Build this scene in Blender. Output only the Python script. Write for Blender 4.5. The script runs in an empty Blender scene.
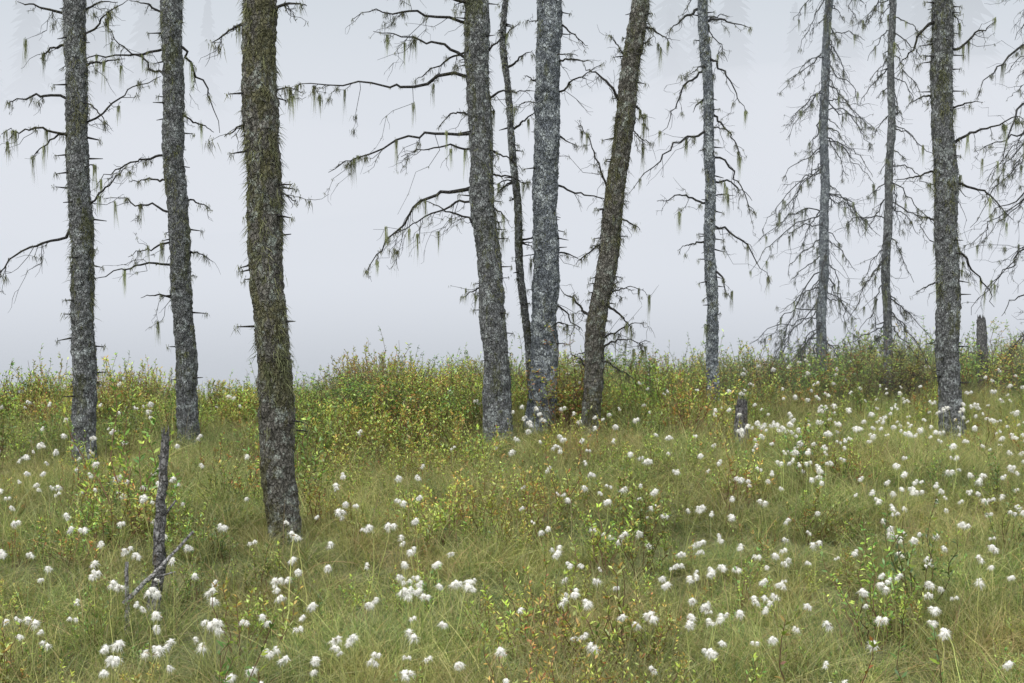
import bpy, math, random
import numpy as np
from mathutils import noise as mn, Vector
rng = np.random.default_rng(11)
random.seed(5)
scene = bpy.context.scene
F = 1024*50/36.0
CH = 2.1
HOR = 220.0
PITCH = math.atan((341.5-HOR)/F)
cp, sp = math.cos(PITCH), math.sin(PITCH)

# ---------------------------------------------------------------- helpers
def ray(px, py):
    a = (px-512)/F; b = (341.5-py)/F
    return np.array([a, cp+b*sp, -sp+b*cp])
def unproj(px, py, Y):
    d = ray(px, py); t = Y/d[1]
    return np.array([0, 0, CH])+d*t
def shore(x):
    return 17.5+0.36*np.clip(x, -9, 9)+0.35*np.sin(x*0.9+1)+0.2*np.sin(x*2.3)
def sst(a, b, x):
    t = np.clip((x-a)/(b-a), 0, 1); return t*t*(3-2*t)
def gh(x, y):
    x = np.asarray(x, float); y = np.asarray(y, float)
    h = 0.045*np.sin(x*1.1+y*0.5)+0.035*np.sin(x*0.6-y*1.3+2)+0.02*np.sin(x*3.1+1)*np.sin(y*2.7)
    h = h*sst(2, 5, y)
    s = shore(x)
    h = h*(1-sst(s-1, s+1, y)) - 1.3*sst(s, s+3, y) + 2.2*sst(78, 95, y)
    return h
def ground_pt(px, py):
    d = ray(px, py); z = 0.0
    for i in range(6):
        t = (CH-z)/(-d[2]); p = np.array([0, 0, CH])+d*t; z = float(gh(p[0], p[1]))
    return np.array([p[0], p[1], z])
def project(P):
    x = P[:, 0]; y = P[:, 1]; z = P[:, 2]-CH
    f = y*cp-z*sp; u = y*sp+z*cp
    return 512+F*x/f, 341.5-F*u/f
def nrm(v):
    return v/np.maximum(np.linalg.norm(v, axis=-1, keepdims=True), 1e-9)

class MB:
    def __init__(s):
        s.V = []; s.Q = []; s.M = []; s.C = []; s.n = 0
    def add(s, v, q, mat, col):
        v = np.asarray(v, float).reshape(-1, 3); q = np.asarray(q, int).reshape(-1, 4)
        c = np.broadcast_to(np.asarray(col, float), (len(v), 3))
        s.V.append(v); s.Q.append(q+s.n); s.M.append(np.full(len(q), mat)); s.C.append(c); s.n += len(v)
    def mesh(s, name, mats, loc=(0, 0, 0), smooth=True):
        V = np.concatenate(s.V)-np.array(loc); Q = np.concatenate(s.Q); M = np.concatenate(s.M); C = np.concatenate(s.C)
        me = bpy.data.meshes.new(name)
        me.vertices.add(len(V)); me.vertices.foreach_set('co', V.astype(np.float32).ravel())
        me.loops.add(len(Q)*4); me.loops.foreach_set('vertex_index', Q.astype(np.int32).ravel())
        me.polygons.add(len(Q)); me.polygons.foreach_set('loop_start', np.arange(0, len(Q)*4, 4, dtype=np.int32))
        for m in mats: me.materials.append(m)
        me.polygons.foreach_set('material_index', M.astype(np.int32))
        me.polygons.foreach_set('use_smooth', np.full(len(Q), smooth))
        me.update(calc_edges=True)
        at = me.attributes.new('Col', 'FLOAT_COLOR', 'POINT')
        at.data.foreach_set('color', np.concatenate([C, np.ones((len(C), 1))], 1).astype(np.float32).ravel())
        return me
    def obj(s, name, mats, loc=(0, 0, 0), smooth=True, link=True):
        ob = bpy.data.objects.new(name, s.mesh(name, mats, loc, smooth)); ob.location = loc
        if link: scene.collection.objects.link(ob)
        return ob

def ribbons(mb, base, d, L, w, sag, segs, mat, c0, c1=None, up=(0, 0, -1)):
    N = len(base)
    d = nrm(d); L = np.broadcast_to(L, (N,)); w = np.broadcast_to(w, (N,)); sag = np.broadcast_to(sag, (N,))
    side = nrm(np.cross(d, rng.normal(size=(N, 3))))
    out = np.zeros((N, segs+1, 2, 3)); col = np.zeros((N, segs+1, 2, 3))
    c0 = np.broadcast_to(c0, (N, 3)); c1 = c0 if c1 is None else np.broadcast_to(c1, (N, 3))
    up = np.asarray(up, float)
    for k in range(segs+1):
        t = k/segs
        p = base+d*(L*t)[:, None]+up*(sag*L*t*t)[:, None]
        ww = w*(1-0.93*t**1.6)*0.5
        out[:, k, 0] = p-side*ww[:, None]; out[:, k, 1] = p+side*ww[:, None]
        col[:, k, :] = (c0*(1-t)+c1*t)[:, None, :]
    st = (segs+1)*2
    q = np.array([[2*k, 2*k+1, 2*k+3, 2*k+2] for k in range(segs)])
    Q = (np.arange(N)[:, None, None]*st+q[None]).reshape(-1, 4)
    mb.add(out.reshape(-1, 3), Q, mat, col.reshape(-1, 3))

def leaves(mb, base, d, L, w, mat, col):
    N = len(base); d = nrm(d)
    side = nrm(np.cross(d, np.array([0, 0, 1.0])+0.6*rng.normal(size=(N, 3))))
    nn = np.cross(side, d)
    L = np.broadcast_to(L, (N,))[:, None]; w = np.broadcast_to(w, (N,))[:, None]
    v = np.stack([base, base+d*L*.5+side*w*.5+nn*w*.15, base+d*L-nn*w*.2, base+d*L*.5-side*w*.5+nn*w*.15], 1)
    Q = np.arange(N*4).reshape(N, 4)
    mb.add(v.reshape(-1, 3), Q, mat, np.repeat(np.broadcast_to(col, (N, 3)), 4, 0))

def tube(mb, pts, rad, sides, mat, col, disp=None):
    pts = np.asarray(pts, float); n = len(pts)
    T = nrm(np.gradient(pts, axis=0))
    ref = np.array([1.0, 0, 0]) if abs(T[:, 2]).mean() > 0.6 else np.array([0, 0, 1.0])
    A = nrm(np.cross(T, ref)); B = np.cross(T, A)
    th = np.arange(sides)/sides*2*np.pi
    R = np.asarray(rad, float)[:, None]*np.ones((1, sides))
    if disp is not None: R = R+disp
    v = pts[:, None]+A[:, None]*(np.cos(th)[None, :, None]*R[..., None])+B[:, None]*(np.sin(th)[None, :, None]*R[..., None])
    i = np.arange(n-1)[:, None]*sides; j = np.arange(sides)[None]; j2 = (j+1) % sides
    Q = np.stack([i+j, i+j2, i+sides+j2, i+sides+j], -1).reshape(-1, 4)
    mb.add(v.reshape(-1, 3), Q, mat, col)
    return v

# ---------------------------------------------------------------- materials
def newmat(name):
    m = bpy.data.materials.new(name); m.use_nodes = True
    nt = m.node_tree; nt.nodes.clear()
    out = nt.nodes.new('ShaderNodeOutputMaterial')
    return m, nt, out
def nd(nt, t, **kw):
    n = nt.nodes.new(t)
    for k, v in kw.items():
        if k in n.bl_rna.properties.keys(): setattr(n, k, v)
        else: n.inputs[k].default_value = v
    return n
def mixc(nt, fac, a, b, bt='MIX'):
    n = nt.nodes.new('ShaderNodeMix'); n.data_type = 'RGBA'; n.blend_type = bt
    for idx, v in ((0, fac), (6, a), (7, b)):
        if hasattr(v, 'links'): nt.links.new(v, n.inputs[idx])
        else: n.inputs[idx].default_value = v if idx == 0 else (*v, 1)
    return n.outputs[2]
def mrange(nt, v, a, b, c, d):
    n = nt.nodes.new('ShaderNodeMapRange')
    nt.links.new(v, n.inputs[0])
    for i, x in enumerate((a, b, c, d)): n.inputs[i+1].default_value = x
    return n.outputs[0]

def bark_mat(name, dark, light, lich, lich_amt, moss, moss_amt):
    m, nt, out = newmat(name); lk = nt.links.new
    geo = nd(nt, 'ShaderNodeNewGeometry')
    mp = nd(nt, 'ShaderNodeMapping'); mp.inputs['Scale'].default_value = (1, 1, 0.55)
    lk(geo.outputs['Position'], mp.inputs[0])
    mp2 = nd(nt, 'ShaderNodeMapping'); mp2.inputs['Scale'].default_value = (1, 1, 0.4)
    lk(geo.outputs['Position'], mp2.inputs[0])
    n0 = nd(nt, 'ShaderNodeTexNoise', Scale=26.0, Detail=3.0, Roughness=0.7); lk(mp.outputs[0], n0.inputs['Vector'])
    vadd = nd(nt, 'ShaderNodeVectorMath', operation='MULTIPLY_ADD')
    lk(n0.outputs['Color'], vadd.inputs[0]); vadd.inputs[1].default_value = (.05, .05, .05); lk(mp.outputs[0], vadd.inputs[2])
    vo = nd(nt, 'ShaderNodeTexVoronoi', feature='F1', Scale=44.0); lk(vadd.outputs[0], vo.inputs['Vector'])
    ve = nd(nt, 'ShaderNodeTexVoronoi', feature='DISTANCE_TO_EDGE', Scale=44.0); lk(vadd.outputs[0], ve.inputs['Vector'])
    n1 = nd(nt, 'ShaderNodeTexNoise', Scale=60.0, Detail=4.0, Roughness=0.8); lk(mp.outputs[0], n1.inputs['Vector'])
    n2 = nd(nt, 'ShaderNodeTexNoise', Scale=11.0, Detail=9.0, Roughness=0.8); lk(geo.outputs['Position'], n2.inputs['Vector'])
    n3 = nd(nt, 'ShaderNodeTexNoise', Scale=4.5, Detail=9.0, Roughness=0.8); lk(mp2.outputs[0], n3.inputs['Vector'])
    c = mixc(nt, mrange(nt, n1.outputs[0], .40, .62, 0, 1), dark, light)
    sep = nd(nt, 'ShaderNodeSeparateColor'); lk(vo.outputs['Color'], sep.inputs[0])
    c = mixc(nt, mrange(nt, sep.outputs[0], 0.3, 1, 0, .55), c, light)
    s2 = nd(nt, 'ShaderNodeSeparateColor'); lk(n2.outputs['Color'], s2.inputs[0])
    c = mixc(nt, mrange(nt, s2.outputs[0], .62-lich_amt*.2, .645-lich_amt*.2, 0, .85), c, lich)
    c = mixc(nt, mrange(nt, s2.outputs[1], .54, .59, 0, .65), c, tuple(x*.6 for x in dark))
    c = mixc(nt, mrange(nt, n3.outputs[0], .66-moss_amt*.3, .69-moss_amt*.3, 0, .72), c, moss)
    c = mixc(nt, mrange(nt, ve.outputs['Distance'], 0, .09, .65, 0), c, tuple(x*.35 for x in dark))
    b = nd(nt, 'ShaderNodeBsdfPrincipled', Roughness=0.92); lk(c, b.inputs['Base Color'])
    b.inputs['Specular IOR Level'].default_value = 0.15
    ma = nd(nt, 'ShaderNodeMath', operation='MULTIPLY_ADD'); lk(n1.outputs[0], ma.inputs[0]); ma.inputs[1].default_value = .8
    lk(mrange(nt, ve.outputs['Distance'], 0, .2, 0, 1), ma.inputs[2])
    bp = nd(nt, 'ShaderNodeBump', Strength=1.0, Distance=0.013); lk(ma.outputs[0], bp.inputs['Height']); lk(bp.outputs[0], b.inputs['Normal'])
    lk(b.outputs[0], out.inputs[0]); return m

def foliage_mat(name, var=0.35, trans=0.35, warm=(0.30, 0.20, 0.06), warm_amt=0.5, gloss=0.0, lo=.72, hi=1.28, hue=.02):
    m, nt, out = newmat(name); lk = nt.links.new
    at = nd(nt, 'ShaderNodeAttribute', attribute_name='Col')
    geo = nd(nt, 'ShaderNodeNewGeometry'); oi = nd(nt, 'ShaderNodeObjectInfo')
    n1 = nd(nt, 'ShaderNodeTexNoise', Scale=1.1, Detail=3.0, Roughness=0.65); lk(geo.outputs['Position'], n1.inputs['Vector'])
    sp_c = nd(nt, 'ShaderNodeSeparateColor'); lk(n1.outputs['Color'], sp_c.inputs[0])
    c = mixc(nt, mrange(nt, sp_c.outputs[0], .49, .68, 0, warm_amt), at.outputs['Color'], warm)
    hs = nd(nt, 'ShaderNodeHueSaturation'); lk(c, hs.inputs['Color'])
    mu = nd(nt, 'ShaderNodeMath', operation='MULTIPLY')
    lk(mrange(nt, oi.outputs['Random'], 0, 1, 1-var, 1+var), mu.inputs[0])
    lk(mrange(nt, sp_c.outputs[1], .35, .65, lo, hi), mu.inputs[1]); lk(mu.outputs[0], hs.inputs['Value'])
    lk(mrange(nt, sp_c.outputs[2], .35, .65, .5-hue, .5+hue), hs.inputs['Hue'])
    b = nd(nt, 'ShaderNodeBsdfDiffuse'); lk(hs.outputs[0], b.inputs[0]); o = b.outputs[0]
    if trans > 0:
        tr = nd(nt, 'ShaderNodeBsdfTranslucent'); lk(hs.outputs[0], tr.inputs[0])
        mx = nd(nt, 'ShaderNodeMixShader'); mx.inputs[0].default_value = trans
        lk(o, mx.inputs[1]); lk(tr.outputs[0], mx.inputs[2]); o = mx.outputs[0]
    if gloss > 0:
        gl = nd(nt, 'ShaderNodeBsdfGlossy', Roughness=.42); gl.inputs[0].default_value = (1, 1, 1, 1)
        mx = nd(nt, 'ShaderNodeMixShader'); mx.inputs[0].default_value = gloss
        lk(o, mx.inputs[1]); lk(gl.outputs[0], mx.inputs[2]); o = mx.outputs[0]
    lk(o, out.inputs[0])
    return m

M_grass = foliage_mat('grass_blades', .15, .32, (.38, .31, .11), .35, .025)
M_leaf = foliage_mat('shrub_leaves', .35, .3, (0.34, 0.24, 0.06), .4, .04)
M_stem = foliage_mat('shrub_stems', .3, 0.0, (0.12, 0.06, 0.03), .3)
M_lich = foliage_mat('beard_lichen', .2, .0, (0.10, 0.085, 0.04), .2, hue=.01)
M_cot = foliage_mat('cotton_fluff', .03, .4, (0.84, 0.82, 0.76), .3, .0, .97, 1.03, .001)
M_far = foliage_mat('far_conifer', .1, 0.0, (0.05, 0.06, 0.04), .0)

B_grey = bark_mat('bark_grey', (.055, .056, .056), (.22, .228, .23), (.36, .39, .385), .45, (.085, .092, .040), .38)
B_blue = bark_mat('bark_pale_lichen', (.07, .078, .088), (.24, .265, .29), (.44, .48, .49), .55, (.12, .13, .07), .25)
B_brown = bark_mat('bark_mossy', (.050, .046, .038), (.19, .182, .16), (.31, .34, .30), .42, (.095, .092, .038), .46)
B_twig = bark_mat('dead_twig', (.022, .021, .02), (.07, .067, .065), (.12, .125, .11), .3, (.05, .048, .028), .4)
B_wood = bark_mat('weathered_wood', (.06, .057, .055), (.24, .235, .23), (.30, .30, .295), .35, (.09, .07, .045), .2)
B_pale = bark_mat('bleached_wood', (.14, .135, .13), (.34, .33, .32), (.38, .38, .37), .35, (.17, .14, .11), .1)

# ---------------------------------------------------------------- world / light
w = bpy.data.worlds.new('World'); scene.world = w; w.use_nodes = True
nt = w.node_tree; nt.nodes.clear(); lk = nt.links.new
out = nd(nt, 'ShaderNodeOutputWorld')
SUN_EL, SUN_AZ = math.radians(52), math.radians(215)
sky = nd(nt, 'ShaderNodeTexSky', sky_type='NISHITA'); sky.sun_disc = False
sky.sun_elevation = SUN_EL; sky.sun_rotation = SUN_AZ; sky.dust_density = 4; sky.air_density = 1
bg1 = nd(nt, 'ShaderNodeBackground', Strength=0.06); lk(sky.outputs[0], bg1.inputs[0])
tc = nd(nt, 'ShaderNodeTexCoord'); sx = nd(nt, 'ShaderNodeSeparateXYZ'); lk(tc.outputs['Generated'], sx.inputs[0])
cr = nd(nt, 'ShaderNodeValToRGB'); lk(sx.outputs[2], cr.inputs[0])
e = cr.color_ramp.elements
e[0].position = 0.0; e[0].color = (.42, .44, .48, 1)
e[1].position = 1.0; e[1].color = (2.9, 2.92, 2.95, 1)
x = e.new(.18); x.color = (.44, .48, .52, 1)
x = e.new(.45); x.color = (1.85, 1.9, 1.95, 1)
bg2 = nd(nt, 'ShaderNodeBackground', Strength=1.0); lk(cr.outputs[0], bg2.inputs[0])
ad = nd(nt, 'ShaderNodeAddShader'); lk(bg1.outputs[0], ad.inputs[0]); lk(bg2.outputs[0], ad.inputs[1]); lk(ad.outputs[0], out.inputs[0])
sl = bpy.data.lights.new('sun', 'SUN'); sl.energy = 1.5; sl.angle = math.radians(20); sl.color = (1, .975, .94)
so = bpy.data.objects.new('sun', sl); scene.collection.objects.link(so)
sdir = Vector((math.sin(SUN_AZ)*math.cos(SUN_EL), math.cos(SUN_AZ)*math.cos(SUN_EL), math.sin(SUN_EL)))
so.rotation_euler = sdir.to_track_quat('Z', 'Y').to_euler()

# ---------------------------------------------------------------- ground, water, mist
def axis(lo, a, b, hi, st, n):
    g = lambda p, q: p+(q-p)*(np.linspace(0, 1, n)**2.2)
    return np.unique(np.concatenate([g(a, lo), np.arange(a, b, st), g(b, hi)]))
xs = axis(-500, -16, 16, 500, .16, 26); ys = axis(-120, 2, 27, 900, .16, 40)
X, Y = np.meshgrid(xs, ys); Z = gh(X, Y)
mb = MB(); ny, nx = X.shape
i = np.arange(ny-1)[:, None]*nx; j = np.arange(nx-1)[None]
Q = np.stack([i+j, i+j+1, i+nx+j+1, i+nx+j], -1)
mb.add(np.stack([X, Y, Z], -1), Q, 0, (.1, .1, .1))
m, nt, out = newmat('boggy_ground'); lk = nt.links.new
geo = nd(nt, 'ShaderNodeNewGeometry')
n1 = nd(nt, 'ShaderNodeTexNoise', Scale=9.0, Detail=8.0, Roughness=0.7); lk(geo.outputs['Position'], n1.inputs['Vector'])
n2 = nd(nt, 'ShaderNodeTexNoise', Scale=1.1, Detail=4.0); lk(geo.outputs['Position'], n2.inputs['Vector'])
c = mixc(nt, mrange(nt, n1.outputs[0], .3, .7, 0, 1), (.05, .046, .018), (.12, .145, .04))
c = mixc(nt, mrange(nt, n2.outputs[0], .45, .7, 0, .5), c, (.12, .10, .04))
b = nd(nt, 'ShaderNodeBsdfPrincipled', Roughness=0.95); lk(c, b.inputs[0])
bp = nd(nt, 'ShaderNodeBump', Strength=1.0, Distance=0.05); lk(n1.outputs[0], bp.inputs['Height']); lk(bp.outputs[0], b.inputs['Normal'])
lk(b.outputs[0], out.inputs[0])
mb.obj('ground', [m])

m, nt, out = newmat('lake_water'); lk = nt.links.new
b = nd(nt, 'ShaderNodeBsdfPrincipled', Roughness=0.12, IOR=1.33); b.inputs['Base Color'].default_value = (.22, .24, .26, 1)
n1 = nd(nt, 'ShaderNodeTexNoise', Scale=1.5, Detail=3.0)
bp = nd(nt, 'ShaderNodeBump', Strength=.15, Distance=.05); lk(n1.outputs[0], bp.inputs['Height']); lk(bp.outputs[0], b.inputs['Normal']); lk(b.outputs[0], out.inputs[0])
mb = MB(); mb.add([(-450, 13, -.32), (450, 13, -.32), (450, 92, -.32), (-450, 92, -.32)], [(0, 1, 2, 3)], 0, (.1, .1, .1))
mb.obj('lake_water', [m])

def mist_mat(name, sig, col):
    m, nt, out = newmat(name+'_air'); lk = nt.links.new
    ab = nd(nt, 'ShaderNodeVolumeAbsorption', Density=sig); ab.inputs[0].default_value = (0, 0, 0, 1)
    em = nd(nt, 'ShaderNodeEmission', Strength=sig); em.inputs[0].default_value = (*col, 1)  # mist glows by itself: emission stands in for daylight scattered inside it
    a = nd(nt, 'ShaderNodeAddShader'); lk(ab.outputs[0], a.inputs[0]); lk(em.outputs[0], a.inputs[1]); lk(a.outputs[0], out.inputs['Volume'])
    return m
def mist(name, x, y0, y1, z0, z1, sig, col):
    mb = MB()
    v = [(-x, y0, z0), (x, y0, z0), (x, y1, z0), (-x, y1, z0), (-x, y0, z1), (x, y0, z1), (x, y1, z1), (-x, y1, z1)]
    mb.add(v, [(0, 3, 2, 1), (4, 5, 6, 7), (0, 1, 5, 4), (1, 2, 6, 5), (2, 3, 7, 6), (3, 0, 4, 7)], 0, (1, 1, 1))
    mb.obj(name, [mist_mat(name, sig, col)], smooth=False)
mist('mist', 430, 15.2, 300, -3.1, 46, .021, (.60, .66, .715))
mist('mist', 428, 20.5, 298, -3.0, 6.5, .055, (.80, .82, .885))
# drifting banks of denser mist over the water
for (x, y, z, a, b_, c_, s_, col) in [(-15, 46, 3.6, 13, 9, 2.2, .10, (.86, .875, .93)), (12, 44, 4.6, 12, 9, 2.3, .10, (.87, .88, .93))]:
    mb = MB(); N1, N2 = 24, 40
    th = np.linspace(.02, np.pi-.02, N1)[:, None]; ph = (np.arange(N2)/N2*2*np.pi)[None]
    R_ = 1+.12*np.sin(3*ph+x)*np.sin(th)+.08*np.sin(5*ph+2*th)
    X_ = np.stack([a*R_*np.sin(th)*np.cos(ph), b_*R_*np.sin(th)*np.sin(ph), c_*np.cos(th)*np.ones_like(ph)], -1)+np.array([x, y, z])
    i = np.arange(N1-1)[:, None]*N2; j = np.arange(N2)[None]; j2 = (j+1) % N2
    mb.add(X_.reshape(-1, 3), np.stack([i+j, i+N2+j, i+N2+j2, i+j2], -1), 0, (1, 1, 1))
    k0 = np.arange(N2//2-1)
    for base, fl in ((0, 1), ((N1-1)*N2, -1)):
        q = np.stack([base+k0, base+k0+1, base+N2-2-k0, base+N2-1-k0], -1)
        mb.Q.append(q if fl == 1 else q[:, ::-1]); mb.M.append(np.full(len(q), 0))
    mb.obj('mist', [mist_mat('mist_bank', s_, col)])

# ---------------------------------------------------------------- distant forest
mb = MB()
def far_tree(x, y, h):
    z0 = float(gh(x, y))
    tube(mb, [(x, y, z0-.2), (x, y, z0+h)], [.2, .03], 5, 0, (.05, .045, .04))
    n = 480; t = rng.uniform(.08, 1, n)**.9
    az = rng.uniform(0, 2*np.pi, n); r = h*.17*(1-t)*rng.uniform(.5, 1.15, n)+.2
    base = np.stack([np.full(n, x), np.full(n, y), z0+h*t], 1)
    d = np.stack([np.cos(az), np.sin(az), np.full(n, -.25)], 1)
    ribbons(mb, base, d, r, .45, .25, 3, 0, (.03, .045, .025))
for k in range(130):
    x = rng.uniform(-60, 60); y = rng.uniform(80, 100)
    h = rng.uniform(13, 25)
    if -20 < x < 9: continue
    far_tree(x, y, h)
mb.obj('distant_conifer_forest', [M_far])

# ---------------------------------------------------------------- trees
LC0 = np.array([.05, .053, .032]); LC1 = np.array([.14, .148, .075])
def lichen(mb, c, n, L, jit=.012, w=.0045, bright=1.0, hang=False):
    base = c+rng.normal(size=(n, 3))*jit
    sp_ = .07 if hang else .35
    d = np.stack([rng.normal(size=n)*sp_, rng.normal(size=n)*sp_, -np.ones(n)], 1)
    t = rng.uniform(0, 1, (n, 1))
    col = (LC0*(1-t)+LC1*t)*bright
    if hang: col = np.array([.17, .19, .10])*bright*(.7+.6*t)
    ribbons(mb, base, d, rng.uniform(.15, 1.1, n)**1.3*L, w, .1, 2, 2, col)

def path(p0, p1, sag, n, wob):
    t = np.linspace(0, 1, n)[:, None]; L = np.linalg.norm(p1-p0)
    wv = np.cumsum(rng.normal(size=(n, 3))*wob*L/n, 0); wv -= wv[0]
    return p0+(p1-p0)*t+np.array([0, 0, 1.0])*sag*L*np.sin(np.pi*t)+wv

def branch(mb, p0, p1, r0, sag=.12, twig=1.0, lich=1.0, lmax=.09):
    L = np.linalg.norm(p1-p0)
    if L < .03: return
    n = 16; P = path(p0, p1, sag*.7, n, .36); t = np.linspace(0, 1, n)
    tube(mb, P, r0*.8*(1-t)**.9+.0026, 6, 1, (.1, .1, .1))
    samples = [P[2:]]
    T = nrm(np.gradient(P, axis=0))
    nt_ = int(L*rng.uniform(5, 12)*twig)+1
    cl = rng.uniform(.15, .95, 3)
    for k in range(nt_):
        tt = rng.uniform(.12, .98) if rng.random() < .5 else float(np.clip(cl[rng.integers(3)]+rng.normal()*.06, .1, .98))
        f = tt*(n-1); a = int(f); b = min(a+1, n-1)
        c = P[a]*(1-(f-a))+P[b]*(f-a); tg = T[a]
        lat = nrm(np.cross(tg, [0, 0, 1.0]))*rng.choice([-1, 1])
        d = nrm(tg*rng.uniform(.4, 1.2)+lat*rng.uniform(.1, .7)+np.array([0, 0, rng.uniform(-1.3, .3)]))
        l = (L*.38*(1-tt)+.06)*rng.uniform(.2, 1.9)
        P2 = path(c, c+d*l, -.08, 6, .5)
        tube(mb, P2, np.linspace(.0034, .0014, 6), 3, 1, (.1, .1, .1))
        samples.append(P2[1:])
        for q in range(rng.poisson(l*6)):
            bi = rng.integers(1, 6); dd = nrm(d+rng.normal(size=3)*.6+np.array([0, 0, -.4]))
            l2 = rng.uniform(.03, .17)
            P3 = path(P2[bi], P2[bi]+dd*l2, -.05, 4, .4)
            tube(mb, P3, [.0021, .0018, .0014, .001], 3, 1, (.1, .1, .1))
    S = np.concatenate(samples)
    nc = int(L*14*lich*(1+.4*twig))
    for k in range(nc):
        c = S[rng.integers(len(S))]
        u_ = rng.random()
        if u_ < .075: lichen(mb, c, 36, lmax*rng.uniform(1.2, 3.0), .008, w=.0035, bright=rng.uniform(.6, 1.3), hang=True)
        elif u_ < .24: lichen(mb, c, int(rng.integers(20, 46)), lmax*.8, .014, w=.004, bright=rng.uniform(.6, 1.3))
        else: lichen(mb, c, int(rng.integers(5, 13)), lmax*.3, .009, w=.004, bright=rng.uniform(.6, 1.25))

trunk_spots = []
def make_tree(name, pts, bark, brs=(), H=9.0, base_dy=7, nrand=8, rl=(.1, .4), rdrop=.3, fuzz=0, fuzz_len=.035, fz=(0, 9),
              twig=1.0, lich=1.0, cone=None, sides=52, stubs=25, lmax=.09, fb=1.0):
    px, py, _ = pts[0]
    g = ground_pt(px, py+base_dy); Y0 = g[1]
    W = np.array([unproj(a, b, Y0) for a, b, c in pts]); sc = Y0/F
    R = np.array([c*sc*.5*.95 for a, b, c in pts])
    z0 = float(gh(W[0][0], Y0))-.12
    zt = W[-1][2]
    d = (W[-1]-W[-2])/(W[-1][2]-W[-2][2])
    top = W[-1]+d*(H-zt)
    low = W[0]-(W[1]-W[0])/(W[1][2]-W[0][2])*(W[0][2]-z0)
    zz = np.concatenate([[z0], W[:, 2], [H]])
    xx = np.concatenate([[low[0]], W[:, 0], [top[0]]]); rr = np.concatenate([[R[0]], R, [.012]])
    trunk_spots.append((low[0], Y0, R[0]))
    ph = rng.uniform(0, 10)
    def cx(z):
        return np.interp(z, zz, xx)+.012*np.sin(z*2.1+ph)+.008*np.sin(z*5.3+ph*2)
    def cy(z):
        return Y0+.02*np.sin(z*1.3+ph*3)+.01*(z)*math.sin(ph)
    zr = np.concatenate([np.arange(z0, zt+.4, .014), np.linspace(zt+.45, H, 40)])
    C = np.stack([cx(zr), cy(zr), zr], 1)
    Rr = np.interp(zr, zz, rr)*(1+.28*np.exp(-np.maximum(zr-z0, 0)/.16))
    mb = MB()
    th = np.arange(sides)/sides*2*np.pi
    D = np.zeros((len(zr), sides))
    off = rng.uniform(0, 50)
    for a in range(len(zr)):
        r = Rr[a]; z = zr[a]; kk = min(1, r/.08)
        for b in range(sides):
            X_ = math.cos(th[b])*r; Y_ = math.sin(th[b])*r
            v1 = mn.noise((X_*7+off, Y_*7, z*3.0)); v2 = mn.noise((X_*26, Y_*26+off, z*15)); v3 = mn.noise((X_*60, Y_*60+off, z*42))
            D[a, b] = r*.15*v1+.014*v2*kk+.010*v3*kk
            if z < z0+.5: D[a, b] += r*.35*math.exp(-(z-z0)/.2)*mn.noise((math.cos(th[b])*1.3+off, math.sin(th[b])*1.3, .3))
    tube(mb, C, Rr, sides, 0, (.1, .1, .1), D)
    def ctr(z): return np.array([float(cx(z)), float(cy(z)), z])
    for br in brs:
        x0, y0, x1, y1 = br[:4]; rp = br[4] if len(br) > 4 else 4; sg = br[5] if len(br) > 5 else .1
        q = unproj(x0, y0, Y0); p0 = ctr(q[2])
        Lx = abs(x1-x0)*sc
        p1 = unproj(x1, y1, Y0+rng.uniform(-.25, .25)*Lx); p0[1] = cy(q[2])
        branch(mb, p0, p1, rp*sc*.5, sg, twig, lich, lmax)
    for k in range(nrand):
        z = rng.uniform(z0+1.0, H*.97); az = rng.uniform(0, 2*np.pi)
        if z > zt+1.5 and rng.random() < .3: continue
        L = rng.uniform(*rl)
        p0 = ctr(z); p1 = p0+np.array([math.cos(az)*L, math.sin(az)*L, -rdrop*L*rng.uniform(-.4, 1.6)])
        branch(mb, p0, p1, rng.uniform(.006, .010), .1, twig, lich, lmax)
    if cone:
        zb, n, lb, lt, drop, bd = cone
        for k in range(n):
            f = (k+rng.uniform(0, 1))/n; z = zb+(H-zb)*f
            L = (lb*(1-f)+lt*f)*rng.uniform(.3, 1.2); az = rng.uniform(0, 2*np.pi)
            if rng.random() < .5: az = rng.choice([0, np.pi])+rng.normal()*.5
            p0 = ctr(z); p1 = p0+np.array([math.cos(az)*L, math.sin(az)*L, -drop*L*rng.uniform(.4, 1.7)])
            branch(mb, p0, p1, bd, .14, twig, lich, lmax)
    for k in range(stubs):
        z = rng.uniform(z0+.7, min(H, zt+1)); az = rng.uniform(0, 2*np.pi); r = np.interp(z, zz, rr)
        L = r+rng.uniform(.02, .12); p0 = ctr(z); p1 = p0+np.array([math.cos(az)*L, math.sin(az)*L, rng.uniform(-.05, .02)])
        tube(mb, np.array([p0, (p0+p1)/2, p1]), [.011, .008, .003], 5, 1, (.1, .1, .1))
        if rng.random() < .5*lich: lichen(mb, p1, 20, lmax*.6)
    if fuzz:
        n = fuzz; z = rng.uniform(max(z0+.3, fz[0]), min(zt+.5, fz[1]), n*4)
        az = rng.uniform(0, 2*np.pi, n*4)
        keep = np.array([mn.noise((math.cos(a)*1.2+off, math.sin(a)*1.2, q*2.2))+.6*mn.noise((math.cos(a)*4+off, math.sin(a)*4, q*9))+.08*q for a, q in zip(az, z)])
        o = np.argsort(-keep+rng.normal(size=len(keep))*.09)[:n]; z = z[o]; az = az[o]
        r = np.interp(z, zz, rr)*rng.uniform(.93, 1.04, n)
        o_ = np.stack([np.cos(az), np.sin(az), np.zeros(n)], 1)
        base = np.stack([cx(z), cy(z), z], 1)+o_*r[:, None]
        dd = o_*rng.uniform(.1, .8, (n, 1))+rng.normal(size=(n, 3))*.4+np.array([0, 0, -.6])
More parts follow.
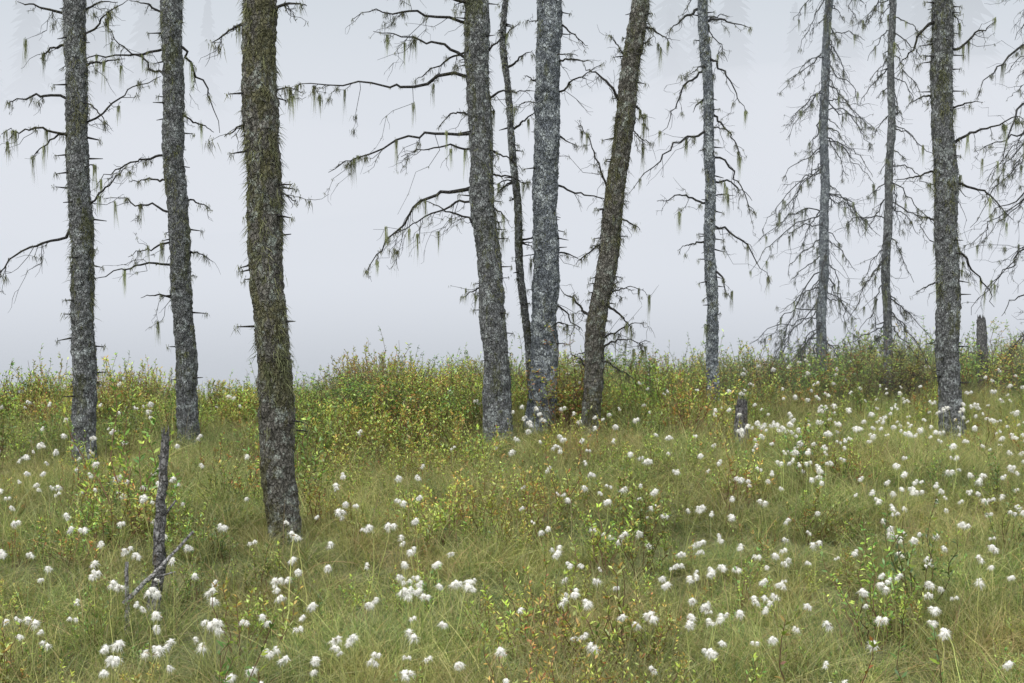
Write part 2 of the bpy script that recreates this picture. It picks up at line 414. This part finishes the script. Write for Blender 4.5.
        t = rng.uniform(0, 1, (n, 1)); col = (LC0*(1-t)+LC1*1.1*t)*fb
        ribbons(mb, base, dd, rng.uniform(.2, 1.0, n)**2*1.6*fuzz_len, .004, .3, 2, 2, col)
    return mb.obj(name, [bark, B_twig, M_lich], (W[0][0], Y0, z0+.12))

T = 'dead_spruce_tree'
# A
make_tree(T, [(86, 460, 25), (83, 330, 23), (82, 200, 23), (77, 80, 22), (75, 0, 21)], B_grey,
  [(70, 222, -12, 286, 4, .12), (70, 140, -2, 130, 3), (68, 102, 5, 114, 4), (70, 45, 30, 62, 4), (88, 62, 140, 10, 3), (92, 132, 150, 80, 2.5), (70, 20, 20, 2, 4),
   (92, 215, 130, 165, 2.5), (92, 70, 120, 62, 3), (70, 130, 40, 158, 3), (90, 18, 118, 6, 3)],
  fuzz=4000, fuzz_len=.05, fz=(1.0, 9), lich=1.4, stubs=50, nrand=10, twig=.7)
# B
make_tree(T, [(190, 437, 21), (182, 300, 21), (176, 150, 22), (172, 0, 21)], B_grey,
  [(165, 218, 98, 208, 3), (165, 155, 92, 190, 3, .16), (170, 268, 96, 280, 3, .14), (168, 84, 106, 22, 3, .0), (165, 50, 74, 48, 3), (180, 45, 224, 118, 3.5, .3),
   (185, 200, 216, 206, 3), (168, 180, 128, 178, 3), (186, 252, 208, 262, 3), (180, 110, 212, 128, 3), (166, 300, 140, 296, 3), (165, 20, 130, 8, 3), (168, 240, 130, 262, 3)],
  fuzz=2500, fuzz_len=.045, fz=(1.4, 9), lich=1.4, stubs=50, nrand=8, twig=.7)
# C
make_tree(T, [(281, 535, 36), (276, 430, 36), (271, 300, 35), (262, 150, 35), (255, 0, 34)], B_brown,
  [(268, 15, 305, 4, 5), (245, 22, 214, 40, 5), (245, 115, 228, 138, 4), (275, 190, 300, 200, 3)],
  fuzz=8000, fuzz_len=.05, fz=(.9, 9), lich=1.6, stubs=60, nrand=4, rl=(.1, .3), sides=80, base_dy=6)
# D
make_tree(T, [(498, 434, 30), (494, 340, 27), (487, 240, 25), (480, 120, 24), (474, 0, 24)], B_grey,
  [(470, 78, 288, 95, 4.5, .03), (470, 138, 343, 176, 4, .1), (478, 184, 328, 264, 5, .14), (470, 62, 388, 30, 4, .1), (470, 30, 345, 22, 4, .06),
   (470, 14, 380, -20, 4), (472, 150, 405, 158, 3), (478, 200, 400, 240, 3), (478, 225, 420, 196, 3, .0), (485, 100, 530, 92, 3), (485, 65, 520, 30, 3), (488, 150, 520, 175, 3),
   (486, 205, 512, 222, 3), (478, 285, 462, 300, 3), (472, 48, 415, 72, 3), (472, 112, 435, 132, 3), (490, 175, 530, 190, 3)],
  fuzz=3500, fuzz_len=.05, fz=(1.0, 9), lich=1.6, stubs=55, nrand=10, twig=.95)
# thin tree between
make_tree(T, [(532, 400, 8), (524, 300, 8), (517, 200, 8), (508, 110, 7), (503, 50, 7), (506, 0, 6)], B_grey,
  [(515, 130, 540, 110, 3), (520, 240, 545, 235, 3), (505, 70, 530, 50, 3), (518, 180, 500, 200, 3)], H=6.5, base_dy=20, fuzz=1000, fuzz_len=.05, stubs=40, nrand=12, rl=(.1, .35), sides=20, lich=1.3)
# E
make_tree(T, [(541, 422, 30), (544, 320, 27), (547, 180, 26), (548, 0, 25)], B_blue,
  [(560, 186, 604, 206, 3), (560, 104, 606, 70, 3, .1), (562, 20, 590, 40, 3), (560, 255, 584, 262, 3), (556, 130, 580, 145, 3), (560, 60, 590, 52, 3), (535, 90, 520, 78, 3), (556, 300, 580, 330, 3)],
  fuzz=900, fuzz_len=.035, fz=(1, 9), stubs=45, nrand=8, base_dy=6)
# F leaning
make_tree(T, [(589, 430, 20), (597, 340, 20), (606, 270, 21), (617, 170, 20), (630, 80, 19), (642, 0, 17)], B_brown,
  [(640, 28, 670, 48, 4, .2), (632, 60, 652, 30, 4), (605, 305, 636, 322, 4), (600, 350, 652, 344, 3, .1), (600, 325, 560, 285, 4), (622, 110, 590, 70, 4), (612, 200, 585, 120, 3, .0),
   (596, 345, 640, 315, 3), (625, 100, 650, 130, 3), (608, 240, 580, 262, 3), (596, 370, 570, 350, 3), (634, 70, 612, 40, 3), (600, 300, 622, 280, 3), (598, 360, 630, 372, 3), (612, 215, 640, 235, 3)],
  fuzz=4500, fuzz_len=.06, fz=(.6, 9), lich=1.7, stubs=70, nrand=6, H=7.5)
# G
make_tree(T, [(712, 400, 13), (712, 300, 12), (710, 180, 11), (706, 60, 11), (704, 0, 10)], B_blue,
  [(712, 60, 760, 108, 3, .2), (712, 110, 745, 165, 3, .2), (712, 150, 770, 226, 3, .25), (712, 232, 780, 280, 3, .25), (708, 202, 652, 205, 3, .1), (708, 130, 636, 180, 3, .2), (706, 70, 670, 134, 3, .25),
   (706, 20, 750, 30, 4, .2), (704, 10, 670, 30, 4, .2), (712, 180, 748, 204, 3), (712, 265, 735, 300, 3), (708, 240, 680, 255, 3), (706, 95, 690, 110, 3)],
  fuzz=1200, fuzz_len=.04, fz=(1, 9), stubs=50, nrand=16, rl=(.15, .5), rdrop=.9, base_dy=10, lich=1.1, twig=1.0)
# H spruce
make_tree(T, [(822, 362, 11), (823, 260, 10), (825, 120, 9), (828, 0, 8)], B_blue,
  [], H=8.5, base_dy=22, nrand=0, cone=(.5, 118, .95, .25, .9, .008), stubs=10, twig=1.2, lich=1.1, sides=24, lmax=.07)
# I
make_tree(T, [(887, 372, 9), (888, 260, 9), (891, 120, 8), (894, 0, 7)], B_grey,
  [], H=8, base_dy=20, nrand=0, cone=(.6, 80, .62, .2, .9, .007), stubs=12, twig=1.0, lich=1.1, sides=20, lmax=.08)
# J
make_tree(T, [(951, 434, 25), (948, 330, 24), (945, 200, 23), (943, 90, 22), (943, 0, 21)], B_grey,
  [(955, 150, 1022, 118, 4, .1), (955, 185, 1010, 215, 4, .15), (935, 20, 900, 60, 4, .15), (935, 230, 918, 215, 4), (955, 60, 1000, 20, 4), (935, 90, 905, 100, 3), (935, 170, 900, 180, 3), (958, 110, 985, 100, 3), (955, 245, 990, 300, 3, .2), (935, 285, 915, 290, 3)],
  fuzz=4500, fuzz_len=.05, fz=(1, 9), stubs=60, nrand=6, lich=1.4)
# off to the right, branches reach into frame
make_tree(T, [(1056, 380, 14), (1058, 200, 12), (1060, 0, 10)], B_grey,
  [(1050, 30, 975, 90, 4, .2), (1050, 80, 985, 155, 4, .2), (1050, 130, 970, 165, 3, .1), (1050, 180, 990, 240, 3, .2), (1050, 240, 985, 300, 3, .2), (1050, 280, 1000, 330, 3, .2), (1050, 10, 990, -10, 3)],
  H=9, base_dy=18, nrand=0, cone=(.6, 100, 1.1, .3, .8, .008), stubs=10, lich=1.1, sides=24)

# ---------------------------------------------------------------- snags and stumps
def wood(name, segs, mat=B_wood, jag=True, wob=.12):
    mb = MB(); first = None
    for (pa, pb, ra, rb) in segs:
        n = 46; t = np.linspace(0, 1, n); P = path(pa, pb, .0, n, wob)
        sides = 22; off = rng.uniform(0, 40)
        D = np.zeros((n, sides)); R = ra+(rb-ra)*t
        for a in range(n):
            for b in range(sides):
                th = b/sides*2*math.pi
                D[a, b] = R[a]*(.3*mn.noise((math.cos(th)*1.7+off, math.sin(th)*1.7, t[a]*3))+.15*mn.noise((math.cos(th)*5+off, math.sin(th)*5, t[a]*5)))
        tube(mb, P, R, sides, 0, (.1, .1, .1), D)
        if jag and rb > .012:
            ns = 34; az = rng.uniform(0, 2*np.pi, ns); ax = nrm(pb-pa)
            a_ = nrm(np.cross(ax, [1, 0.2, 0])); b_ = np.cross(ax, a_)
            base = P[-3]+(a_*np.cos(az)[:, None]+b_*np.sin(az)[:, None])*rb*rng.uniform(.3, .9, (ns, 1))
            ribbons(mb, base, ax[None]+rng.normal(size=(ns, 3))*.1, rng.uniform(.02, .12, ns)*(.6+rb*8), rb*.6, .0, 2, 0, (.1, .1, .1))
        if first is None: first = pa
    return mb.obj(name, [mat, B_twig, M_lich], tuple(first))
g = ground_pt(148, 618); Ys = g[1]
U = lambda x, y, dy=0: unproj(x, y, Ys+dy)
wood('broken_snag', [(U(147, 640), U(158, 560), .031, .029), (U(158, 564), U(168, 438), .030, .018), (U(161, 520), U(176, 500), .009, .004), (U(165, 470), U(158, 455), .008, .004)])
wood('fallen_branch', [(U(124, 604, -.25), U(194, 536, -.1), .013, .006), (U(127, 640, -.25), U(127, 563, -.2), .013, .008), (U(150, 578, -.18), U(176, 572, -.18), .007, .003)], B_pale, jag=False)
g = ground_pt(741, 450); Ys = g[1]
wood('tree_stump', [(unproj(741, 466, Ys), unproj(741, 405, Ys), .066, .052)])
g = ground_pt(984, 392); Ys = g[1]
wood('tree_stump', [(unproj(985, 400, Ys), unproj(982, 320, Ys), .075, .05)])

# ---------------------------------------------------------------- scatter
def scatter(name, protos, P, rot, scl, idx):
    me = bpy.data.meshes.new(name); n = len(P)
    me.vertices.add(n); me.vertices.foreach_set('co', P.astype(np.float32).ravel())
    a = me.attributes.new('rot', 'FLOAT_VECTOR', 'POINT'); a.data.foreach_set('vector', rot.astype(np.float32).ravel())
    a = me.attributes.new('scl', 'FLOAT_VECTOR', 'POINT'); a.data.foreach_set('vector', scl.astype(np.float32).ravel())
    a = me.attributes.new('idx', 'INT', 'POINT'); a.data.foreach_set('value', idx.astype(np.int32))
    me.update()
    ob = bpy.data.objects.new(name, me); scene.collection.objects.link(ob)
    coll = bpy.data.collections.new(name+'_variants')
    for p in protos: coll.objects.link(p)
    ng = bpy.data.node_groups.new(name+'_scatter', 'GeometryNodeTree')
    ng.interface.new_socket('Geometry', in_out='INPUT', socket_type='NodeSocketGeometry')
    ng.interface.new_socket('Geometry', in_out='OUTPUT', socket_type='NodeSocketGeometry')
    N = ng.nodes; lk = ng.links.new
    gi = N.new('NodeGroupInput'); go = N.new('NodeGroupOutput')
    ci = N.new('GeometryNodeCollectionInfo'); ci.inputs['Collection'].default_value = coll
    ci.inputs['Separate Children'].default_value = True; ci.inputs['Reset Children'].default_value = True
    ip = N.new('GeometryNodeInstanceOnPoints'); ip.inputs['Pick Instance'].default_value = True
    def at(nm, dt):
        x = N.new('GeometryNodeInputNamedAttribute'); x.data_type = dt; x.inputs['Name'].default_value = nm; return x.outputs['Attribute']
    er = N.new('FunctionNodeEulerToRotation'); lk(at('rot', 'FLOAT_VECTOR'), er.inputs[0])
    lk(gi.outputs[0], ip.inputs['Points']); lk(ci.outputs[0], ip.inputs['Instance'])
    lk(at('idx', 'INT'), ip.inputs['Instance Index']); lk(er.outputs[0], ip.inputs['Rotation']); lk(at('scl', 'FLOAT_VECTOR'), ip.inputs['Scale'])
    lk(ip.outputs[0], go.inputs[0])
    md = ob.modifiers.new('scatter', 'NODES'); md.node_group = ng
    return ob

G_DK = np.array([.07, .13, .028]); G_MD = np.array([.19, .275, .05]); G_YL = np.array([.46, .46, .15]); G_BR = np.array([.42, .28, .13])
def gcol(n):
    r = rng.random((n, 1))
    return np.where(r < .28, G_DK, np.where(r < .69, G_MD, np.where(r < .92, G_YL, G_BR)))*rng.uniform(.7, 1.3, (n, 1))
STRAW = np.array([.48, .42, .20])
def grass_proto(k, n, spread, wd, lean, nl):
    mb = MB()
    def blades(n, L0, L1, wd, lean, s0=.05, s1=.65, straw=.15):
        nc = max(6, n//16); ca = rng.uniform(0, 2*np.pi, nc); cr_ = spread*np.sqrt(rng.random(nc))
        ci = rng.integers(0, nc, n)
        cxy = np.stack([np.cos(ca)*cr_, np.sin(ca)*cr_], 1)[ci]+rng.normal(size=(n, 2))*.022
        tw = rng.normal(size=(nc, 2))[ci]*.18; th_ = rng.uniform(.6, 1.2, nc)[ci]; cb = rng.uniform(.55, 1.4, (nc, 1))[ci]
        base = np.concatenate([cxy, np.full((n, 1), -.03)], 1)
        a2 = rng.uniform(0, 2*np.pi, n); tl = np.abs(rng.normal(size=n))*lean
        d = np.stack([np.cos(a2)*tl+tw[:, 0], np.sin(a2)*tl+tw[:, 1], np.ones(n)], 1)
        up = np.stack([np.cos(a2+.5)*.6, np.sin(a2+.5)*.6, -np.ones(n)*.8], 1)
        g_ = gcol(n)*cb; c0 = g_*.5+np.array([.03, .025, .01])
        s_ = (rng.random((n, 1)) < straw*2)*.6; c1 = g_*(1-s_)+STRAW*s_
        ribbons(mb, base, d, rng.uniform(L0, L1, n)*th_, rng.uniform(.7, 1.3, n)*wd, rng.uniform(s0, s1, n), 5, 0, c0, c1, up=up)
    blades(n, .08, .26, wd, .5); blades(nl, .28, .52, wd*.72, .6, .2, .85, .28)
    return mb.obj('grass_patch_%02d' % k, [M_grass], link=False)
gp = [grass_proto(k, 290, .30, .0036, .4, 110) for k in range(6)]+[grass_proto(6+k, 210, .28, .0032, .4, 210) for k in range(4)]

def area_pts(dens, y0=3.4, y1=22.5, marg=2.0):
    n = int(dens*(y1-y0)*30)
    x = rng.uniform(-15, 15, n); y = rng.uniform(y0, y1, n)
    k = (np.abs(x) < .37*y+marg) & (y < shore(x)+1.0)
    x = x[k]; y = y[k]
    return np.stack([x, y, gh(x, y)], 1)
def nfield(P, s, o=0.0):
    return np.array([mn.noise((p[0]*s+o, p[1]*s-o, o)) for p in P])

P = area_pts(14); n = len(P)
nf = nfield(P, .9, 3.3)
idx = np.where(rng.random(n) < .28+.5*np.clip(nf, -.3, .5), rng.integers(6, 10, n), rng.integers(0, 6, n))
s = rng.uniform(.75, 1.15, n)*(1+.35*nf)
for tx, ty, tr in trunk_spots:
    near = (np.abs(P[:, 0]-tx) < .35) & (P[:, 1] < ty+.2) & (P[:, 1] > ty-.8); s[near] *= .7
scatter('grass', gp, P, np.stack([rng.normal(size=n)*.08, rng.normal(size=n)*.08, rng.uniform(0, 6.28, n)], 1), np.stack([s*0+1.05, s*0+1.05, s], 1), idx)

# shrubs
def shrub_proto(k, h, nst, leafL, nl, palette, spread=.10):
    mb = MB()
    for i_ in range(nst):
        a = rng.uniform(0, 2*np.pi); r = rng.uniform(0, spread)
        p0 = np.array([math.cos(a)*r, math.sin(a)*r, -.02]); hh = h*rng.uniform(.45, 1.15)
        p1 = p0+np.array([math.cos(a)*hh*rng.uniform(.05, .5), math.sin(a)*hh*rng.uniform(.05, .5), hh])
        P_ = path(p0, p1, 0, 8, .3)
        tube(mb, P_, np.linspace(.0032, .0013, 8), 3, 1, (.13, .08, .05))
        m_ = nl; t = rng.uniform(.3, 1, m_)**.8*7; i0 = np.minimum(t.astype(int), 6); f = (t-i0)[:, None]
        b = P_[i0]*(1-f)+P_[i0+1]*f
        az = rng.uniform(0, 2*np.pi, m_)
        d = np.stack([np.cos(az), np.sin(az), rng.uniform(.1, 1.5, m_)], 1)
        col = np.array(palette)[rng.choice(len(palette), m_)]*rng.uniform(.65, 1.3, (m_, 1))
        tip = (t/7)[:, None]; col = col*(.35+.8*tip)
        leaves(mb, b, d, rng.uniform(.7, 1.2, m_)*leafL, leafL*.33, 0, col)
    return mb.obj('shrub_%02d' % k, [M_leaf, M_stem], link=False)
YG = (.34, .445, .07); GR = (.12, .235, .042); OL = (.25, .28, .055); RD = (.40, .15, .045); OR = (.46, .31, .065)
sp_ = [shrub_proto(0, .34, 9, .028, 26, [YG, GR, YG, OL]), shrub_proto(1, .32, 8, .026, 24, [GR, GR, YG]), shrub_proto(2, .38, 9, .03, 24, [YG, OL, YG, OR]),
       shrub_proto(3, .34, 8, .026, 22, [OL, RD, OR, OL, YG]), shrub_proto(4, .46, 9, .034, 26, [YG, GR, GR]), shrub_proto(5, .24, 7, .024, 18, [YG, GR]), shrub_proto(6, .28, 3, .032, 20, [YG, GR, GR], .05)]
P = area_pts(58); u, v = project(P); nf = nfield(P, .7, 8.1)+.5*nfield(P, 2.2, 1.0)
edge = sst(-3.6, -1.6, P[:, 1]-shore(P[:, 0]))
mid = np.exp(-((u-385)/95)**2-((v-440)/45)**2)+.8*np.exp(-((u-560)/60)**2-((v-430)/25)**2)
rb_ = np.exp(-((u-880)/150)**2-((v-392)/18)**2)
dens = .10+.85*edge+.8*mid+.6*np.clip(nf, 0, 1)*(v < 560)+.3*np.clip(nf, 0, 1)
k = rng.random(len(P)) < dens
for tx, ty, tr in trunk_spots:
    k &= ~((np.abs(P[:, 0]-tx) < .3) & (P[:, 1] < ty+.1) & (P[:, 1] > ty-1.0) & (rng.random(len(P)) < .75))
P = P[k]; edge = edge[k]; mid = mid[k]; rb_ = rb_[k]; n = len(P); nf2 = nfield(P, .8, 15); nf3 = nfield(P, 1.5, 31)
s = rng.uniform(.5, 1.05, n)*(1+.3*mid+.25*rb_)*(1+.35*nf2)*(1+.9*nf3)
idx = np.where(nf2 > .15, rng.choice([2, 3, 3, 2, 0], n), np.where(nf2 < -.12, rng.choice([1, 4, 1, 5], n), rng.choice([0, 1, 4, 5, 2, 6, 0, 3], n)))
idx = np.where((rng.random(n) < .06), 3, idx)
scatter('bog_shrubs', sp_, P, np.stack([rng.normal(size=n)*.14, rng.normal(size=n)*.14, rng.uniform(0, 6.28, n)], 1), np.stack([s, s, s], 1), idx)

def bush(name, px, py, h, wd, nst, dy=0):
    g = ground_pt(px, py); mb = MB()
    pal = np.array([[YG, YG, GR, OL, OR], [GR, GR, OL, YG, GR], [OL, OR, RD, YG, OL]][rng.integers(0, 3)])
    for i_ in range(nst):
        a = rng.uniform(0, 2*np.pi); p0 = g+np.array([math.cos(a)*.08, math.sin(a)*.08, -.03]); hh = h*rng.uniform(.5, 1.05); q = rng.uniform(.1, 1)*wd
        p1 = p0+np.array([math.cos(a)*q, math.sin(a)*q, hh]); P_ = path(p0, p1, 0, 12, .4)
        tube(mb, P_, np.linspace(.006, .002, 12), 4, 1, (.12, .09, .06))
        for s_ in range(9):
            i0 = rng.integers(3, 12); c = P_[i0]; az = rng.uniform(0, 6.28); l = rng.uniform(.08, .22)
            e_ = c+np.array([math.cos(az)*l*.8, math.sin(az)*l*.8, l*rng.uniform(.3, .9)])
            P2 = path(c, e_, 0, 5, .3); tube(mb, P2, np.linspace(.003, .0012, 5), 3, 1, (.12, .09, .06))
            m_ = 11; b = P2[rng.integers(1, 5, m_)]+rng.normal(size=(m_, 3))*.008; az = rng.uniform(0, 6.28, m_)
            d = np.stack([np.cos(az), np.sin(az), rng.uniform(-.3, .8, m_)], 1)
            col = pal[rng.integers(0, 5, m_)]*rng.uniform(.5, 1.2, (m_, 1))
            leaves(mb, b, d, rng.uniform(.025, .042, m_), .014, 0, col)
    mb.obj(name, [M_leaf, M_stem], tuple(g))
for (a, b, h, wd, ns) in [(565, 436, 1.05, .28, 12), (552, 428, .65, .3, 9), (372, 432, .62, .4, 16), (332, 425, .52, .3, 11), (408, 437, .58, .35, 12), (448, 430, .5, .3, 9), (232, 425, .42, .3, 8), (118, 428, .38, .35, 8),
                         (640, 410, .55, .35, 9), (868, 400, .66, .4, 14), (905, 400, .6, .35, 12), (835, 404, .55, .35, 11), (770, 402, .5, .35, 10), (990, 394, .66, .4, 14), (940, 394, .6, .4, 10), (1020, 400, .66, .35, 10), (30, 430, .35, .3, 8), (665, 402, .46, .3, 8), (800, 400, .5, .35, 10)]:
    bush('willow_bush', a, b, h, wd, ns)

# cotton grass
def cotton_proto(k, h):
    mb = MB()
    lean = rng.normal(size=2)*.06
    top = np.array([lean[0], lean[1], h])
    P_ = path(np.array([0, 0, -.02]), top, 0, 8, .12)
    tube(mb, P_, np.linspace(.0020, .0013, 8), 3, 1, (.30, .32, .11))
    top = P_[-1]
    r = rng.uniform(.0105, .0155)
    dr = rng.normal(size=2)*.7
    for q in range(rng.integers(2, 5)):
        c = top+rng.normal(size=3)*r*np.array([.55, .55, .4])+np.array([dr[0]*r*.5, dr[1]*r*.5, -.3*r])
        N1, N2 = 6, 8; rr = r*rng.uniform(.35, .62)
        th = np.linspace(.05, np.pi-.05, N1)[:, None]; ph = (np.arange(N2)/N2*2*np.pi)[None]
        X_ = np.stack([np.sin(th)*np.cos(ph), np.sin(th)*np.sin(ph), 1.15*np.cos(th)*np.ones_like(ph)], -1)
        X_ = X_*(rr*(1+.3*rng.normal(size=(N1, N2))))[..., None]
        i = np.arange(N1-1)[:, None]*N2; j = np.arange(N2)[None]; j2 = (j+1) % N2
        mb.add((c+X_).reshape(-1, 3), np.stack([i+j, i+j2, i+N2+j2, i+N2+j], -1), 0, (.80, .79, .73))
        m_ = 110; d = nrm(rng.normal(size=(m_, 3)))
        ribbons(mb, np.repeat(c[None], m_, 0)+d*rr*.4, d, rr*rng.uniform(.6, 2.9, m_), .0014, .45, 2, 0, (.86, .85, .81))
    m_ = 6; az = rng.uniform(0, 6.28, m_)
    ribbons(mb, np.repeat(top[None]-[0, 0, r*.5], m_, 0), np.stack([np.cos(az), np.sin(az), np.full(m_, .1)], 1), r*.8, .004, .3, 2, 1, (.2, .14, .07))
    return mb.obj('cotton_stem_%02d' % k, [M_cot, M_stem], link=False)
cps = [cotton_proto(k, h) for k, h in enumerate([.26, .30, .33, .35, .37, .39, .42, .34, .30, .37, .36, .28])]
P = area_pts(60, 4.0, 20); Ph = P+np.array([0, 0, .34]); u, v = project(Ph)
def ga(cx, cy, sx_, sy_): return np.exp(-((u-cx)/sx_)**2-((v-cy)/sy_)**2)
dens = .15+1.0*ga(120, 590, 160, 65)+.65*ga(30, 470, 100, 45)+.85*ga(880, 445, 260, 60)+.5*ga(700, 520, 170, 60)+.5*ga(1000, 400, 160, 40)+.5*ga(480, 550, 80, 50)+.6*ga(230, 650, 240, 50)+.5*ga(880, 590, 240, 80)+.2*ga(640, 400, 90, 25)+.3*ga(330, 540, 110, 40)+.3*ga(600, 640, 300, 40)
dens *= (.3+1.7*np.clip(nfield(P, 1.9, 22)+.22, 0, 1))
dens *= np.where(P[:, 1] > shore(P[:, 0])-1.5, .25, 1)
dens *= np.where((u > 290) & (u < 440) & (v < 470), .3, 1)
dens *= 1+.9*sst(11, 6, P[:, 1])
k = rng.random(len(P)) < dens*.23; P = P[k]
rep = rng.choice([1, 1, 1, 1, 2, 3], len(P)); P = np.repeat(P, rep, 0); n = len(P)
P[:, :2] += rng.normal(size=(n, 2))*.07; P[:, 2] = gh(P[:, 0], P[:, 1])
s = rng.uniform(.7, 1.2, n); hs_ = s*rng.uniform(.9, 1.1, n)
scatter('cotton_grass', cps, P, np.stack([rng.normal(size=n)*.12, rng.normal(size=n)*.12, rng.uniform(0, 6.28, n)], 1), np.stack([hs_*1.15, hs_*1.15, hs_], 1), rng.integers(0, 12, n))
print('cotton', n)

mb = MB(); P = area_pts(1.6, 6, 20); n = len(P)
ribbons(mb, P, np.stack([rng.normal(size=n)*.12, rng.normal(size=n)*.12, np.ones(n)], 1), rng.uniform(.35, .7, n), .004, .1, 4, 0, (.22, .16, .09), (.32, .26, .15))
mb.obj('dry_sedge_stems', [M_grass])

# ---------------------------------------------------------------- camera
cam = bpy.data.cameras.new('camera'); cam.lens = 50; cam.sensor_width = 36; cam.clip_end = 3000
co = bpy.data.objects.new('camera', cam); scene.collection.objects.link(co)
co.location = (0, 0, CH); co.rotation_euler = (math.pi/2-PITCH, 0, 0)
scene.camera = co
scene.view_settings.view_transform = 'Standard'; scene.view_settings.look = 'None'; scene.view_settings.exposure = 0
